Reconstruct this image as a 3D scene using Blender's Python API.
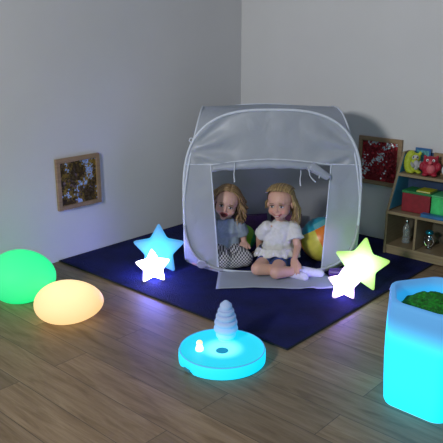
import bpy, bmesh, math, random
from mathutils import Vector, Matrix, noise
for o in list(bpy.data.objects): bpy.data.objects.remove(o)
S = bpy.context.scene; C = S.collection
PI = math.pi; A = math.radians(42)
# ------------------------------------------------------------ camera, world, lights, exposure
CAM = Vector((3.745, -4.413, 1.56))
cd = bpy.data.cameras.new('camera'); cam = bpy.data.objects.new('camera', cd); C.objects.link(cam)
cam.location = CAM; cam.rotation_euler = (math.radians(90-16.33), 0, A)
cd.sensor_width = 36; cd.lens = 652/443*36; cd.clip_start = .05
S.camera = cam
w = bpy.data.worlds.new('world'); S.world = w; w.use_nodes = True
w.node_tree.nodes['Background'].inputs[0].default_value = (.66, .80, 1.0, 1)
w.node_tree.nodes['Background'].inputs[1].default_value = .135
def H(r, f, z=0):            # metres right of / ahead of the spot where the photographer stands
    return Vector((CAM.x + r*math.cos(A) - f*math.sin(A), CAM.y + r*math.sin(A) + f*math.cos(A), z))
def area(name, loc, target, size, power, col):
    l = bpy.data.lights.new(name, 'AREA'); l.shape = 'SQUARE'; l.size = size; l.energy = power; l.color = col
    o = bpy.data.objects.new(name, l); C.objects.link(o); o.location = loc
    o.rotation_euler = (Vector(target)-Vector(loc)).to_track_quat('-Z', 'Y').to_euler()
    return o
area('key_light', (2.30, -6.3, 2.32), (2.2, 0, 1.3), .55, 134, (1, .985, .95))  # unseen key source behind the camera, lined up with the tent's wall shadow
area('overhead_fill_light', (2.4, -2.3, 3.2), (1.4, -1.2, 0), 1.6, 5, (.95, .97, 1))  # unseen overhead fill, added for softer room light
S.view_settings.view_transform = 'Standard'; S.view_settings.look = 'None'
S.view_settings.gamma = 1; S.view_settings.exposure = 0; S.view_settings.use_curve_mapping = False
S.render.film_transparent = False

# ------------------------------------------------------------ helpers
def mat(name, col, rough=.6, metal=0, **kw):
    m = bpy.data.materials.new(name); m.use_nodes = True
    b = m.node_tree.nodes['Principled BSDF']
    b.inputs['Base Color'].default_value = (*col, 1); b.inputs['Roughness'].default_value = rough
    b.inputs['Metallic'].default_value = metal
    for k, v in kw.items():
        b.inputs[k.replace('_', ' ')].default_value = v
    return m
class N:
    """tiny node builder"""
    def __init__(s, m): s.t = m.node_tree; s.b = s.t.nodes.get('Principled BSDF')
    def n(s, typ, **kw):
        x = s.t.nodes.new('ShaderNode'+typ)
        for k, v in kw.items():
            if k in x.inputs.keys(): x.inputs[k].default_value = v
            else: setattr(x, k, v)
        return x
    def l(s, a, b): s.t.links.new(a, b)
def ramp(n, stops):
    r = n.n('ValToRGB'); e = r.color_ramp.elements
    while len(e) < len(stops): e.new(.5)
    for i, (p, c) in enumerate(stops): e[i].position = p; e[i].color = (*c, 1) if len(c) == 3 else c
    return r
def mottled(name, col, rough=.6, scale=20, var=.15, bump=0, bscale=None, **kw):
    m = mat(name, col, rough, **kw); n = N(m)
    tc = n.n('TexCoord'); no = n.n('TexNoise', Scale=scale, Detail=4.0)
    n.l(tc.outputs['Object'], no.inputs['Vector'])
    r = ramp(n, [(.3, tuple(c*(1-var) for c in col)), (.7, tuple(min(1, c*(1+var)) for c in col))])
    n.l(no.outputs[0], r.inputs[0]); n.l(r.outputs[0], n.b.inputs['Base Color'])
    if bump:
        n2 = n.n('TexNoise', Scale=bscale or scale*3, Detail=3.0); n.l(tc.outputs['Object'], n2.inputs['Vector'])
        bp = n.n('Bump', Strength=bump, Distance=.01); n.l(n2.outputs[0], bp.inputs['Height']); n.l(bp.outputs[0], n.b.inputs['Normal'])
    return m
def link(name, me, m=None, parent=None):
    o = bpy.data.objects.new(name, me); C.objects.link(o)
    if m is not None: me.materials.append(m)
    if parent: o.parent = parent
    return o
def build(name, bm, m, parent=None, smooth=True, bevel=0, seg=2, auto=True):
    bmesh.ops.recalc_face_normals(bm, faces=bm.faces[:])
    me = bpy.data.meshes.new(name); bm.to_mesh(me); bm.free()
    o = link(name, me, None, parent)
    for x in (m if isinstance(m, (list, tuple)) else [m]): me.materials.append(x)
    if smooth:
        for p in me.polygons: p.use_smooth = True
        if auto: me.set_sharp_from_angle(angle=math.radians(40))
    if bevel:
        b = o.modifiers.new('bevel', 'BEVEL'); b.width = bevel; b.segments = seg; b.limit_method = 'ANGLE'
    return o
def tag(o, label=None, cat=None, group=None, kind=None):
    if label: o['label'] = label
    if cat: o['category'] = cat
    if group: o['group'] = group
    if kind: o['kind'] = kind
    return o
def thing(name, loc, label, cat, rz=A, group=None):
    o = bpy.data.objects.new(name, None); C.objects.link(o); o.location = loc
    o.rotation_euler = (0, 0, rz); o.empty_display_size = .05
    return tag(o, label, cat, group)
def box(bm, x0, x1, y0, y1, z0, z1, mi=0):
    r = bmesh.ops.create_cube(bm, size=1)
    for v in r['verts']:
        v.co = Vector((x0+(x1-x0)*(v.co.x+.5), y0+(y1-y0)*(v.co.y+.5), z0+(z1-z0)*(v.co.z+.5)))
    for f in {f for v in r['verts'] for f in v.link_faces}: f.material_index = mi
    return r['verts']
def prism(bm, pts, axis, a, b):
    """pts 2D polygon extruded along axis from a to b"""
    def P(p, t):
        return {'x': (t, p[0], p[1]), 'y': (p[0], t, p[1]), 'z': (p[0], p[1], t)}[axis]
    v0 = [bm.verts.new(P(p, a)) for p in pts]; v1 = [bm.verts.new(P(p, b)) for p in pts]
    n = len(pts)
    bm.faces.new(v0); bm.faces.new(v1[::-1])
    for i in range(n): bm.faces.new((v0[i], v1[i], v1[(i+1) % n], v0[(i+1) % n]))
def frame_of(d):
    d = d.normalized(); u = d.orthogonal().normalized(); return u, d.cross(u)
def tube(bm, pts, rad, seg=8, cap=True, closed=False):
    pts = [Vector(p) for p in pts]; n = len(pts)
    rr = rad if isinstance(rad, (list, tuple)) else [rad]*n
    rings = []; u = None
    for i, p in enumerate(pts):
        if closed: d = pts[(i+1) % n]-pts[i-1]
        else: d = pts[min(i+1, n-1)]-pts[max(i-1, 0)]
        d.normalize()
        if u is None: u = d.orthogonal().normalized()
        else:
            u = u - d*u.dot(d); u.normalize()
        v = d.cross(u)
        rings.append([bm.verts.new(p+(u*math.cos(2*PI*k/seg)+v*math.sin(2*PI*k/seg))*rr[i]) for k in range(seg)])
    m = n if closed else n-1
    for i in range(m):
        a, b = rings[i], rings[(i+1) % n]
        for k in range(seg): bm.faces.new((a[k], a[(k+1) % seg], b[(k+1) % seg], b[k]))
    if cap and not closed:
        bm.faces.new(rings[0][::-1]); bm.faces.new(rings[-1])
    return rings
def capsule(bm, p0, p1, r0, r1, seg=16, flat=False):
    p0, p1 = Vector(p0), Vector(p1); d = (p1-p0); L = d.length
    if L < 1e-6: return ell(bm, p0, (r0, r0, r0))
    d.normalize(); u, v = frame_of(d); prof = []
    if flat: prof = [(0, r0), (L, r1)]
    else:
        for k in range(1, 6): t = PI/2*(1-k/5); prof.append((-r0*math.sin(t), r0*math.cos(t)))
        for k in range(0, 5): t = PI/2*k/5; prof.append((L+r1*math.sin(t), r1*math.cos(t)))
    rings = [[bm.verts.new(p0+d*s+(u*math.cos(2*PI*k/seg)+v*math.sin(2*PI*k/seg))*r) for k in range(seg)] for s, r in prof]
    for a, b in zip(rings, rings[1:]):
        for k in range(seg): bm.faces.new((a[k], a[(k+1) % seg], b[(k+1) % seg], b[k]))
    bm.faces.new(rings[0][::-1]); bm.faces.new(rings[-1])
def ell(bm, c, r, rot=None, seg=20, ring=14):
    R = (rot or Matrix.Identity(3)); M = Matrix.Translation(Vector(c)) @ R.to_4x4() @ Matrix.Diagonal((*r, 1))
    return bmesh.ops.create_uvsphere(bm, u_segments=seg, v_segments=ring, radius=1, matrix=M)['verts']
def lathe(bm, prof, seg=32, c=(0, 0), amp=0, k=0):
    rings = []
    for r, z in prof:
        rings.append([bm.verts.new((c[0]+r*math.cos(2*PI*i/seg), c[1]+r*math.sin(2*PI*i/seg), z)) for i in range(seg)])
    for a, b in zip(rings, rings[1:]):
        for i in range(seg): bm.faces.new((a[i], a[(i+1) % seg], b[(i+1) % seg], b[i]))
    bm.faces.new(rings[0][::-1]); bm.faces.new(rings[-1])
def loft(bm, rings, cap=(True, True)):
    vs = [[bm.verts.new(p) for p in r] for r in rings]; n = len(vs[0])
    for a, b in zip(vs, vs[1:]):
        for i in range(n): bm.faces.new((a[i], a[(i+1) % n], b[(i+1) % n], b[i]))
    if cap[0]: bm.faces.new(vs[0][::-1])
    if cap[1]: bm.faces.new(vs[-1])
    return vs
def voxel(bm, size, smooth=4):
    """merge overlapping closed shells into one continuous surface"""
    bmesh.ops.recalc_face_normals(bm, faces=bm.faces[:])
    me = bpy.data.meshes.new('tmp'); bm.to_mesh(me); bm.free()
    o = bpy.data.objects.new('tmp', me); C.objects.link(o)
    r = o.modifiers.new('r', 'REMESH'); r.mode = 'VOXEL'; r.voxel_size = size
    if smooth:
        s = o.modifiers.new('s', 'SMOOTH'); s.factor = .5; s.iterations = smooth
    bpy.context.view_layer.update()
    dg = bpy.context.evaluated_depsgraph_get()
    m2 = bpy.data.meshes.new_from_object(o.evaluated_get(dg))
    bpy.data.objects.remove(o); bpy.data.meshes.remove(me)
    out = bmesh.new(); out.from_mesh(m2); bpy.data.meshes.remove(m2)
    return out
def drift(bm, amp, scale, seed=0):
    bm.normal_update()
    off = Vector((seed*7.3, seed*3.1, seed))
    for v in bm.verts: v.co += v.normal*noise.noise(v.co*scale+off)*amp

# ------------------------------------------------------------ materials
def wall_mat(name, col):
    m = mottled(name, col, .85, 1.5, .03, .12, 140); return m
M_wall = wall_mat('wall_paint', (.63, .64, .66))
def floor_mat():
    m = mat('oak_laminate', (.2, .16, .12), .55); n = N(m)
    tc = n.n('TexCoord')
    br = n.n('TexBrick', Scale=1.0); br.offset = .37; br.inputs['Brick Width'].default_value = 1.25; br.inputs['Row Height'].default_value = .19
    br.inputs['Mortar Size'].default_value = .0016; br.inputs['Bias'].default_value = 0
    br.inputs['Color1'].default_value = (0, 0, 0, 1); br.inputs['Color2'].default_value = (1, 1, 1, 1); br.inputs['Mortar'].default_value = (0, 0, 0, 1)
    n.l(tc.outputs['Object'], br.inputs['Vector'])
    # grain, shifted per plank
    ad = n.n('VectorMath', operation='MULTIPLY'); ad.inputs[1].default_value = (3, 3, 9)
    n.l(br.outputs['Color'], ad.inputs[0])
    a2 = n.n('VectorMath', operation='ADD'); n.l(tc.outputs['Object'], a2.inputs[0]); n.l(ad.outputs[0], a2.inputs[1])
    mp = n.n('Mapping'); mp.inputs['Scale'].default_value = (1.1, 9, 1); n.l(a2.outputs[0], mp.inputs['Vector'])
    g = n.n('TexNoise', Scale=2.2, Detail=7.0, Roughness=.62, Distortion=.9); n.l(mp.outputs[0], g.inputs['Vector'])
    mp2 = n.n('Mapping'); mp2.inputs['Scale'].default_value = (3, 70, 1); n.l(a2.outputs[0], mp2.inputs['Vector'])
    g2 = n.n('TexNoise', Scale=2, Detail=3.0); n.l(mp2.outputs[0], g2.inputs['Vector'])
    r = ramp(n, [(.28, (.135, .086, .046)), (.45, (.215, .150, .090)), (.58, (.265, .192, .122)), (.75, (.31, .232, .155))])
    n.l(g.outputs[0], r.inputs[0])
    mx = n.n('MixRGB', blend_type='MULTIPLY'); mx.inputs[0].default_value = .35; n.l(r.outputs[0], mx.inputs[1])
    r2 = ramp(n, [(.3, (.62, .62, .62)), (.6, (1, 1, 1))]); n.l(g2.outputs[0], r2.inputs[0]); n.l(r2.outputs[0], mx.inputs[2])
    m3 = n.n('MixRGB', blend_type='MULTIPLY'); m3.inputs[0].default_value = 1; n.l(mx.outputs[0], m3.inputs[1])
    r3 = ramp(n, [(0, (.8, .8, .8)), (1, (1.15, 1.12, 1.08))]); n.l(br.outputs['Color'], r3.inputs[0]); n.l(r3.outputs[0], m3.inputs[2])
    m4 = n.n('MixRGB'); n.l(br.outputs['Fac'], m4.inputs[0]); n.l(m3.outputs[0], m4.inputs[1]); m4.inputs[2].default_value = (.06, .045, .035, 1)
    n.l(m4.outputs[0], n.b.inputs['Base Color'])
    bp = n.n('Bump', Strength=.15, Distance=.004); n.l(g2.outputs[0], bp.inputs['Height']); n.l(bp.outputs[0], n.b.inputs['Normal'])
    return m
def rug_mat():
    m = mat('navy_pile', (.01, .014, .12), .9, Sheen_Weight=.08, Sheen_Roughness=.4); n = N(m)
    n.b.inputs['Sheen Tint'].default_value = (.3, .35, 1, 1); n.b.inputs['Specular IOR Level'].default_value = .15
    tc = n.n('TexCoord'); a = n.n('TexNoise', Scale=5, Detail=6.0); b = n.n('TexNoise', Scale=160, Detail=2.0)
    n.l(tc.outputs['Object'], a.inputs['Vector']); n.l(tc.outputs['Object'], b.inputs['Vector'])
    r = ramp(n, [(.3, (.002, .004, .034)), (.7, (.007, .011, .105))]); n.l(a.outputs[0], r.inputs[0]); n.l(r.outputs[0], n.b.inputs['Base Color'])
    ad = n.n('Math', operation='ADD'); n.l(a.outputs[0], ad.inputs[0]); n.l(b.outputs[0], ad.inputs[1])
    bp = n.n('Bump', Strength=1.0, Distance=.015); n.l(ad.outputs[0], bp.inputs['Height']); n.l(bp.outputs[0], n.b.inputs['Normal'])
    return m
def fabric(name, col, transp=.12, trans=.45):
    m = bpy.data.materials.new(name); m.use_nodes = True; n = N(m); n.t.nodes.remove(n.b)
    out = n.t.nodes['Material Output']
    tc = n.n('TexCoord'); no = n.n('TexNoise', Scale=7, Detail=4.0, Distortion=1.2); n.l(tc.outputs['Object'], no.inputs['Vector'])
    bp = n.n('Bump', Strength=.25, Distance=.02); n.l(no.outputs[0], bp.inputs['Height'])
    d = n.n('BsdfDiffuse'); d.inputs[0].default_value = (*col, 1); t = n.n('BsdfTranslucent'); t.inputs[0].default_value = (*col, 1)
    g = n.n('BsdfGlossy', Roughness=.45); g.inputs[0].default_value = (.9, .93, 1, 1); tr = n.n('BsdfTransparent')
    for x in (d, t, g): n.l(bp.outputs[0], x.inputs['Normal'])
    a = n.n('MixShader'); a.inputs[0].default_value = trans; n.l(d.outputs[0], a.inputs[1]); n.l(t.outputs[0], a.inputs[2])
    b = n.n('MixShader'); b.inputs[0].default_value = .06; n.l(a.outputs[0], b.inputs[1]); n.l(g.outputs[0], b.inputs[2])
    c = n.n('MixShader'); c.inputs[0].default_value = transp; n.l(b.outputs[0], c.inputs[1]); n.l(tr.outputs[0], c.inputs[2])
    n.l(c.outputs[0], out.inputs[0]); return m
M_fab = fabric('tent_nylon', (.60, .65, .73)); M_mesh = fabric('tent_back_nylon', (.46, .49, .55), .22, .35)
M_trim = mottled('tent_binding', (.62, .68, .78), .6, 30, .05)
M_trimd = mottled('tent_grey_binding', (.36, .38, .43), .6, 30, .05)
M_wood = None
def wood(name, c1, c2, axis_scale=(2, 2, 30)):
    m = mat(name, c1, .5); n = N(m); tc = n.n('TexCoord'); mp = n.n('Mapping'); mp.inputs['Scale'].default_value = axis_scale
    n.l(tc.outputs['Object'], mp.inputs['Vector']); g = n.n('TexNoise', Scale=3, Detail=5.0, Distortion=.6); n.l(mp.outputs[0], g.inputs['Vector'])
    r = ramp(n, [(.3, c2), (.7, c1)]); n.l(g.outputs[0], r.inputs[0]); n.l(r.outputs[0], n.b.inputs['Base Color']); return m
M_ply = wood('birch_ply', (.30, .23, .14), (.23, .17, .10)); M_frame = wood('beech_frame', (.34, .23, .13), (.25, .16, .09), (3, 3, 20))
def glow(name, core, tip, s_core, s_tip, r0, r1, centre=(0, 0, 0), axis=None, base=(.8, .85, .9), rough=.6):
    """milky plastic shell lit by the LED inside it: emission falls off away from the LED"""
    m = bpy.data.materials.new(name); m.use_nodes = True; n = N(m)
    n.b.inputs['Base Color'].default_value = (*base, 1); n.b.inputs['Roughness'].default_value = rough; n.b.inputs['Specular IOR Level'].default_value = .2
    tc = n.n('TexCoord')
    if axis == 'z':
        sp = n.n('SeparateXYZ'); n.l(tc.outputs['Object'], sp.inputs[0]); src = sp.outputs['Z']
    else:
        ds = n.n('VectorMath', operation='DISTANCE'); n.l(tc.outputs['Object'], ds.inputs[0]); ds.inputs[1].default_value = centre; src = ds.outputs['Value']
    mr = n.n('MapRange'); mr.interpolation_type = 'SMOOTHSTEP'; n.l(src, mr.inputs['Value']); mr.inputs['From Min'].default_value = r0; mr.inputs['From Max'].default_value = r1
    cr = n.n('MixRGB'); n.l(mr.outputs[0], cr.inputs[0]); cr.inputs[1].default_value = (*core, 1); cr.inputs[2].default_value = (*tip, 1)
    st = n.n('MapRange'); n.l(mr.outputs[0], st.inputs['Value']); st.inputs['To Min'].default_value = s_core; st.inputs['To Max'].default_value = s_tip
    n.l(cr.outputs[0], n.b.inputs['Emission Color']); n.l(st.outputs[0], n.b.inputs['Emission Strength'])
    return m
def attr_mat(name, rough=.6, attr='Col', **kw):
    m = mat(name, (.5, .5, .5), rough, **kw); n = N(m); a = n.n('Attribute', attribute_name=attr); n.l(a.outputs['Color'], n.b.inputs['Base Color']); return m

# ------------------------------------------------------------ room
def slab(name, x0, x1, y0, y1, z0, z1, m):
    bm = bmesh.new(); box(bm, x0, x1, y0, y1, z0, z1); o = build(name, bm, m, smooth=False); tag(o, kind='structure'); return o
slab('floor', -.12, 7, -6.6, .12, -.12, 0, floor_mat())
slab('wall_left', -.12, 0, -6.6, .12, 0, 3.2, M_wall)
slab('wall_right', 0, 7, 0, .12, 0, 3.2, M_wall)

# rug
t = thing('rug', (1.0, -.99, 0), 'large square navy blue rug spread on the wooden floor in the corner', 'rug', 0)
bm = bmesh.new(); box(bm, -.985, .985, -.97, .97, .0, .010)
bmesh.ops.subdivide_edges(bm, edges=bm.edges[:], cuts=12, use_grid_fill=True)
build('pile', bm, rug_mat(), t, smooth=False)
bm = bmesh.new(); e = [(-.99, -.975), (.99, -.975), (.99, .975), (-.99, .975)]
tube(bm, [(x, y, .006) for x, y in e for _ in (0,)], .0055, 6, closed=True)
build('binding', bm, mottled('rug_edge', (.012, .013, .022), .9), t)

# ------------------------------------------------------------ tent
TC = (.326, 4.545)
tent = thing('play_tent', H(*TC), 'white translucent pop-up play tent with open front doorway on the navy rug', 'tent')
W, D, TOPZ, MZ = .57, .465, 1.085, .52
def sfun(z):
    t = (z-MZ)/(TOPZ-MZ) if z > MZ else (MZ-z)/(MZ-.012); e = 2.9 if z > MZ else 3.6
    return max(0, 1-min(1, t)**e)**(1/e)
def lean(z): return 1-.20*max(0, (z-.45)/(TOPZ-.45))**1.5
def leany(z): return 1-.10*max(0, (z-.45)/(TOPZ-.45))**1.5
def hoop_pts(which, n=120):
    out = []
    for i in range(n):
        a = 2*PI*i/n; c, s = math.cos(a), math.sin(a)
        e = 2.9 if s > 0 else 3.6; h = math.copysign(abs(c)**(2/e), c)
        v = math.copysign(abs(s)**(2/e), s); z = MZ+v*((TOPZ-MZ) if v > 0 else (MZ-.012))
        if which == 'f': out.append((W*h, -D*leany(z), z))
        if which == 'b': out.append((W*h*.97, D*leany(z), z))
        if which == 'l': out.append((-W*lean(z), D*h, z))
        if which == 'r': out.append((W*lean(z), D*h, z))
    return out
for k in 'fblr':
    bm = bmesh.new(); tube(bm, hoop_pts(k), .0085 if k == 'f' else .006, 8, closed=True)
    build('hoop', bm, M_trim, tent)
def wr(p, amp=.006, s=9):   # slack cloth
    p = Vector(p); return noise.noise(p*s)*amp + noise.noise(p*s*2.3)*amp*.4
zs = [.012+(TOPZ-.012)*i/60 for i in range(61)]
def door(z):   # left and right edge of the doorway
    k = z/.74; return -.343-.052*k, .338+.035*k
DOORZ = .735
def rowf(z, x0, x1, n):
    y = -D*leany(z); out = []
    for i in range(n+1):
        x = x0+(x1-x0)*i/n; e = min(abs(i), abs(n-i))/n
        # creases running out of the top corners
        cr = 0
        if z > .74:
            for sgn in (-1, 1):
                dx, dz = sgn*x-.56, z-.82
                ang = math.atan2(dz, -dx-.0)
                cr += .017*math.sin(ang*11+1)*math.exp(-((sgn*x-.42)**2)/.03)*min(1, (1-abs(x)/(W*max(sfun(z), .05)))*8)
        out.append(Vector((x, y + wr((x, 0, z))*min(1, e*6) + cr, z)))
    return out
def strip(bm, rows):
    vs = [[bm.verts.new(p) for p in r] for r in rows]
    for a, b in zip(vs, vs[1:]):
        for i in range(len(a)-1): bm.faces.new((a[i], a[i+1], b[i+1], b[i]))
lowz = [z for z in zs if z < DOORZ]+[DOORZ]
hiz = [DOORZ]+[z for z in zs if z > DOORZ+.004]
bm = bmesh.new()
strip(bm, [rowf(z, -W*max(sfun(z), .6), door(z)[0], 10) for z in lowz if sfun(z) > 0])
build('front_panel', bm, M_fab, tent, auto=False)
bm = bmesh.new(); strip(bm, [rowf(z, door(z)[1], W*max(sfun(z), .6), 10) for z in lowz]); build('front_panel', bm, M_fab, tent, auto=False)
bm = bmesh.new(); strip(bm, [rowf(z, -W*sfun(z), W*sfun(z), 60) for z in hiz]); build('front_panel', bm, M_fab, tent, auto=False)
def side(bm, sg):
    rows = []
    for z in zs:
        x = sg*W*lean(z); d = D*max(sfun(z), 0 if z > MZ else .55); rows.append([Vector((x+wr((x, d*(i/12*2-1), z))*1.5*math.sin(PI*i/12), d*(i/12*2-1), z)) for i in range(13)])
    strip(bm, rows)
for sg in (-1, 1):
    bm = bmesh.new(); side(bm, sg); build('side_panel', bm, M_fab, tent, auto=False)
bm = bmesh.new(); rows = []
for z in zs:
    d = W*.97*max(sfun(z), 0 if z > MZ else .55); rows.append([Vector((d*(i/14*2-1), D*leany(z)+wr((i, 5, z*9), .004), z)) for i in range(15)])
strip(bm, rows); build('back_panel', bm, M_mesh, tent, auto=False)
for sx in (-1, 1):          # four rounded corners, swelling to a foot at the floor
    for sy in (-1, 1):
        rows = []
        for z in zs:
            s = sfun(z); lo = 0 if z > MZ else (.6 if sy < 0 else .55)
            wf = W*(.97 if sy > 0 else 1)*max(s, lo); df = D*max(s, 0 if z > MZ else .55)
            a = Vector((sx*wf, sy*D*leany(z), z)); b = Vector((sx*W*lean(z), sy*df, z))
            c = Vector((sx*W*lean(z), sy*D*leany(z), z))
            if z < MZ:
                k = (MZ-z)/MZ; c = c*(1-.13*k**3) + Vector((0, 0, c.z))*(.13*k**3); c.z = z
                if z < .06: kk = 1-(.06-z)*1.2; c.x *= kk; c.y *= kk
                w1 = .62*min(1, k*3)+.0
            else: w1 = -.10*min(1, (z-MZ)*4)
            row = []
            for i in range(9):
                t_ = i/8; p = a.lerp(b, t_); q = (a*(1-t_)**2 + c*2*t_*(1-t_) + b*t_**2)
                row.append(p.lerp(q, max(w1*1.6, w1)))
            rows.append(row)
        bm = bmesh.new(); strip(bm, rows); build('corner_gusset', bm, M_fab, tent, auto=False)
# roof: diamond between the four hoop crowns, sagging in the middle
bm = bmesh.new(); n = 14; rows = []
P0, P1, P2, P3 = Vector((0, -D*.9, TOPZ)), Vector((W*.8, 0, TOPZ)), Vector((0, D*.9, TOPZ)), Vector((-W*.8, 0, TOPZ))
for i in range(n+1):
    r = []
    for j in range(n+1):
        u, v = i/n, j/n; p = P0*(1-u)*(1-v)+P1*u*(1-v)+P2*u*v+P3*(1-u)*v
        p.z -= .05*math.sin(PI*u)*math.sin(PI*v); r.append(p)
    rows.append(r)
strip(bm, rows); build('roof_panel', bm, M_fab, tent, auto=False)
# the crown drops a little towards the back
for o in list(tent.children):
    for v in o.data.vertices:
        v.co.z *= 1-.055*max(0, min(1, (v.co.y+D)/(2*D)))
# seams
for x0, x1 in ((-W*.985, -.395), (.373, W*.985)):
    bm = bmesh.new(); tube(bm, [(x0, -D*leany(.735)-.005, .742), (x1, -D*leany(.735)-.005, .738)], .004, 6); build('seam', bm, M_trim, tent)
bm = bmesh.new(); tube(bm, [(-.395+.768*i/20, -D*leany(.75)-.006, .738+.036*math.sin(PI*i/20)) for i in range(21)], .0045, 6); build('seam', bm, M_trim, tent)
for sg in (0, 1):
    bm = bmesh.new(); tube(bm, [(door(z)[sg], -D*leany(z)-.003, z) for z in lowz[::3]+[DOORZ]], .0045, 6); build('door_binding', bm, M_trim, tent)
# grey binding sweeping round the lower front corner, with its disc
for sg in (-1, 1):
    bm = bmesh.new(); pts = [p for p in hoop_pts('f', 160) if p[2] < .34 and p[0]*sg > .30]
    pts.sort(key=lambda p: -p[2]); tube(bm, [(p[0], p[1]-.006, p[2]) for p in pts], .011, 8); build('corner_binding', bm, M_trimd, tent)
bm = bmesh.new(); capsule(bm, (-.455, -D-.004, .075), (-.455, -D-.016, .07), .036, .034, 24, True); build('corner_disc', bm, M_trimd, tent, bevel=.003)
# rolled-up door under the lintel
def roll(x0, x1, r, seed):
    bm = bmesh.new(); n = 30; pts = []; rad = []
    for i in range(n+1):
        t_ = i/n; x = x0+(x1-x0)*t_
        pts.append((x, -D*leany(.74)-.012-r*.3, .722+.03*math.sin(PI*(x+.395)/.768)-r*.25)); rad.append(r*(.75+.35*math.sin(PI*min(1, t_*1.02))+.12*noise.noise(Vector((x*14, seed, 0)))))
    tube(bm, pts, rad, 12); drift(bm, .006, 28, seed); return bm
build('door_roll', roll(-.385, .255, .026, 1), M_fab, tent, auto=False)
bm = bmesh.new(); capsule(bm, (.25, -.475, .725), (.345, -.485, .665), .032, .018, 14); drift(bm, .012, 30, 4); build('door_roll', bm, M_fab, tent, auto=False)
def tie(x, z0, z1, sway=0):
    bm = bmesh.new(); tube(bm, [(x+sway*(i/6)**2+.002*math.sin(i*1.3), -.497-.002*math.cos(i), z0+(z1-z0)*i/6) for i in range(7)], [.0032]*4+[.0036, .004, .0045], 6); build('tie', bm, M_trim, tent)
tie(-.245, .76, .635); tie(.175, .71, .61); tie(.225, .72, .635, .045); tie(.30, .69, .66, -.01)
# little loop on the side hoop
bm = bmesh.new(); tube(bm, [(-W*lean(.87)-.014+.013*math.cos(a*PI/5), -.30, .87+.015*math.sin(a*PI/5)) for a in range(10)], .004, 6, closed=True); build('loop', bm, M_trim, tent)
# threshold cloth lying out on the rug
bm = bmesh.new(); rows = []
for j in range(13):
    v = j/12; r = []
    for i in range(29):
        u = i/28
        x = (-.345+.69*u)*(1-v)+(-.350+.735*u)*v - .012*v; y = -D+.01-v*(.315-.012*u-.02*math.sin(u*5)*v)
        if u > .8: x += .02*math.sin(v*3); y += .03*v*(u-.8)*5
        z = .0155+.004*noise.noise(Vector((x*12, y*12, 1)))+(.010*max(0, math.sin(u*22+v*3))*v*v*(u > .6))
        r.append(Vector((x, y, z)))
    rows.append(r)
strip(bm, rows); o = build('threshold_cloth', bm, fabric('threshold_nylon', (.42, .47, .55), .05, .2), tent, auto=False)
o.modifiers.new('s', 'SOLIDIFY').thickness = .003

# ------------------------------------------------------------ glowing stars
def star_thing(r, f, R, rotdeg, yaw, lean_, m, label, thick, inner=.525):
    t = thing('star_light', H(r, f), label, 'star light', A+math.radians(yaw)); t['group'] = 'glowing stars on the rug'
    raw = []
    for k in range(10):
        a = PI/2+k*PI/5; q = R if k % 2 == 0 else R*inner; raw.append(Vector((q*math.cos(a), q*math.sin(a))))
    out = []
    for k in range(10):
        p, a, b = raw[k], raw[k-1], raw[(k+1) % 10]; cut = .20 if k % 2 == 0 else .14
        p0 = p.lerp(a, cut); p1 = p.lerp(b, cut)
        for s in range(6):
            u = s/5; out.append(p0*(1-u)**2+p*2*u*(1-u)+p1*u*u)
    rt = Matrix.Rotation(math.radians(rotdeg), 2); out = [rt @ p for p in out]
    zmin = min(p.y for p in out); h = -zmin
    bm = bmesh.new(); T = thick/2
    lay = [(0, 1.0), (.03, .995), (.32, .985), (.66, .975), (.90, .93), (1.0, .86)]
    def ring(s, y): return [(p.x*s, y, p.y*s) for p in out]
    seq = [(.55, -T*1.13), (.86-.1, -T*1.07)]+[(s, -y*T) for y, s in lay[::-1]]+[(s, y*T) for y, s in lay[1:]]+[(.76, T*1.07), (.55, T*1.13)]
    seq = [(.18, -T*1.2)]+seq+[(.18, T*1.2)]
    loft(bm, [ring(s, y) for s, y in seq])
    sh = build('shell', bm, m, t, auto=False)
    sh.location = (0, 0, h*math.cos(math.radians(lean_))+.012); sh.rotation_euler = (math.radians(lean_), 0, 0)
    bm = bmesh.new(); capsule(bm, (0, T*1.1, -.2*R), (0, T*1.1+.008, -.2*R), .016, .016, 20, True)
    o = build('charging_plug', bm, mottled('grey_plug', (.4, .4, .42), .5), sh); 
    return t
g_cy = glow('cyan_star_shell', (.0, .62, .90), (.10, .34, .74), 1.25, .85, .03, .165, base=(.06, .2, .3))
g_wh = glow('white_star_shell', (.10, .115, 1.0), (.72, .64, .66), 58, 1.1, .04, .12)
g_ye = glow('lime_star_shell', (.35, 1.0, .45), (.40, .74, .15), 3.5, .92, .01, .165, base=(.4, .5, .2))
g_pk = glow('pink_star_shell', (.16, .12, 1.0), (.80, .52, .88), 30.0, 1.0, .025, .105)
star_thing(-.418, 4.12, .186, -1, 3, -6, g_cy, 'large cyan glowing star left of the tent, behind a small white star', .062)
star_thing(-.440, 3.935, .122, 2, 8, -10, g_wh, 'small white glowing star standing in front of the large cyan star', .05)
star_thing(.866, 3.80, .185, -8, -6, -8, g_ye, 'large yellow-green glowing star right of the tent', .062)
star_thing(.735, 3.64, .114, -6, 10, -10, g_pk, 'small pinkish white glowing star leaning by the large yellow-green star', .05)

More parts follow.
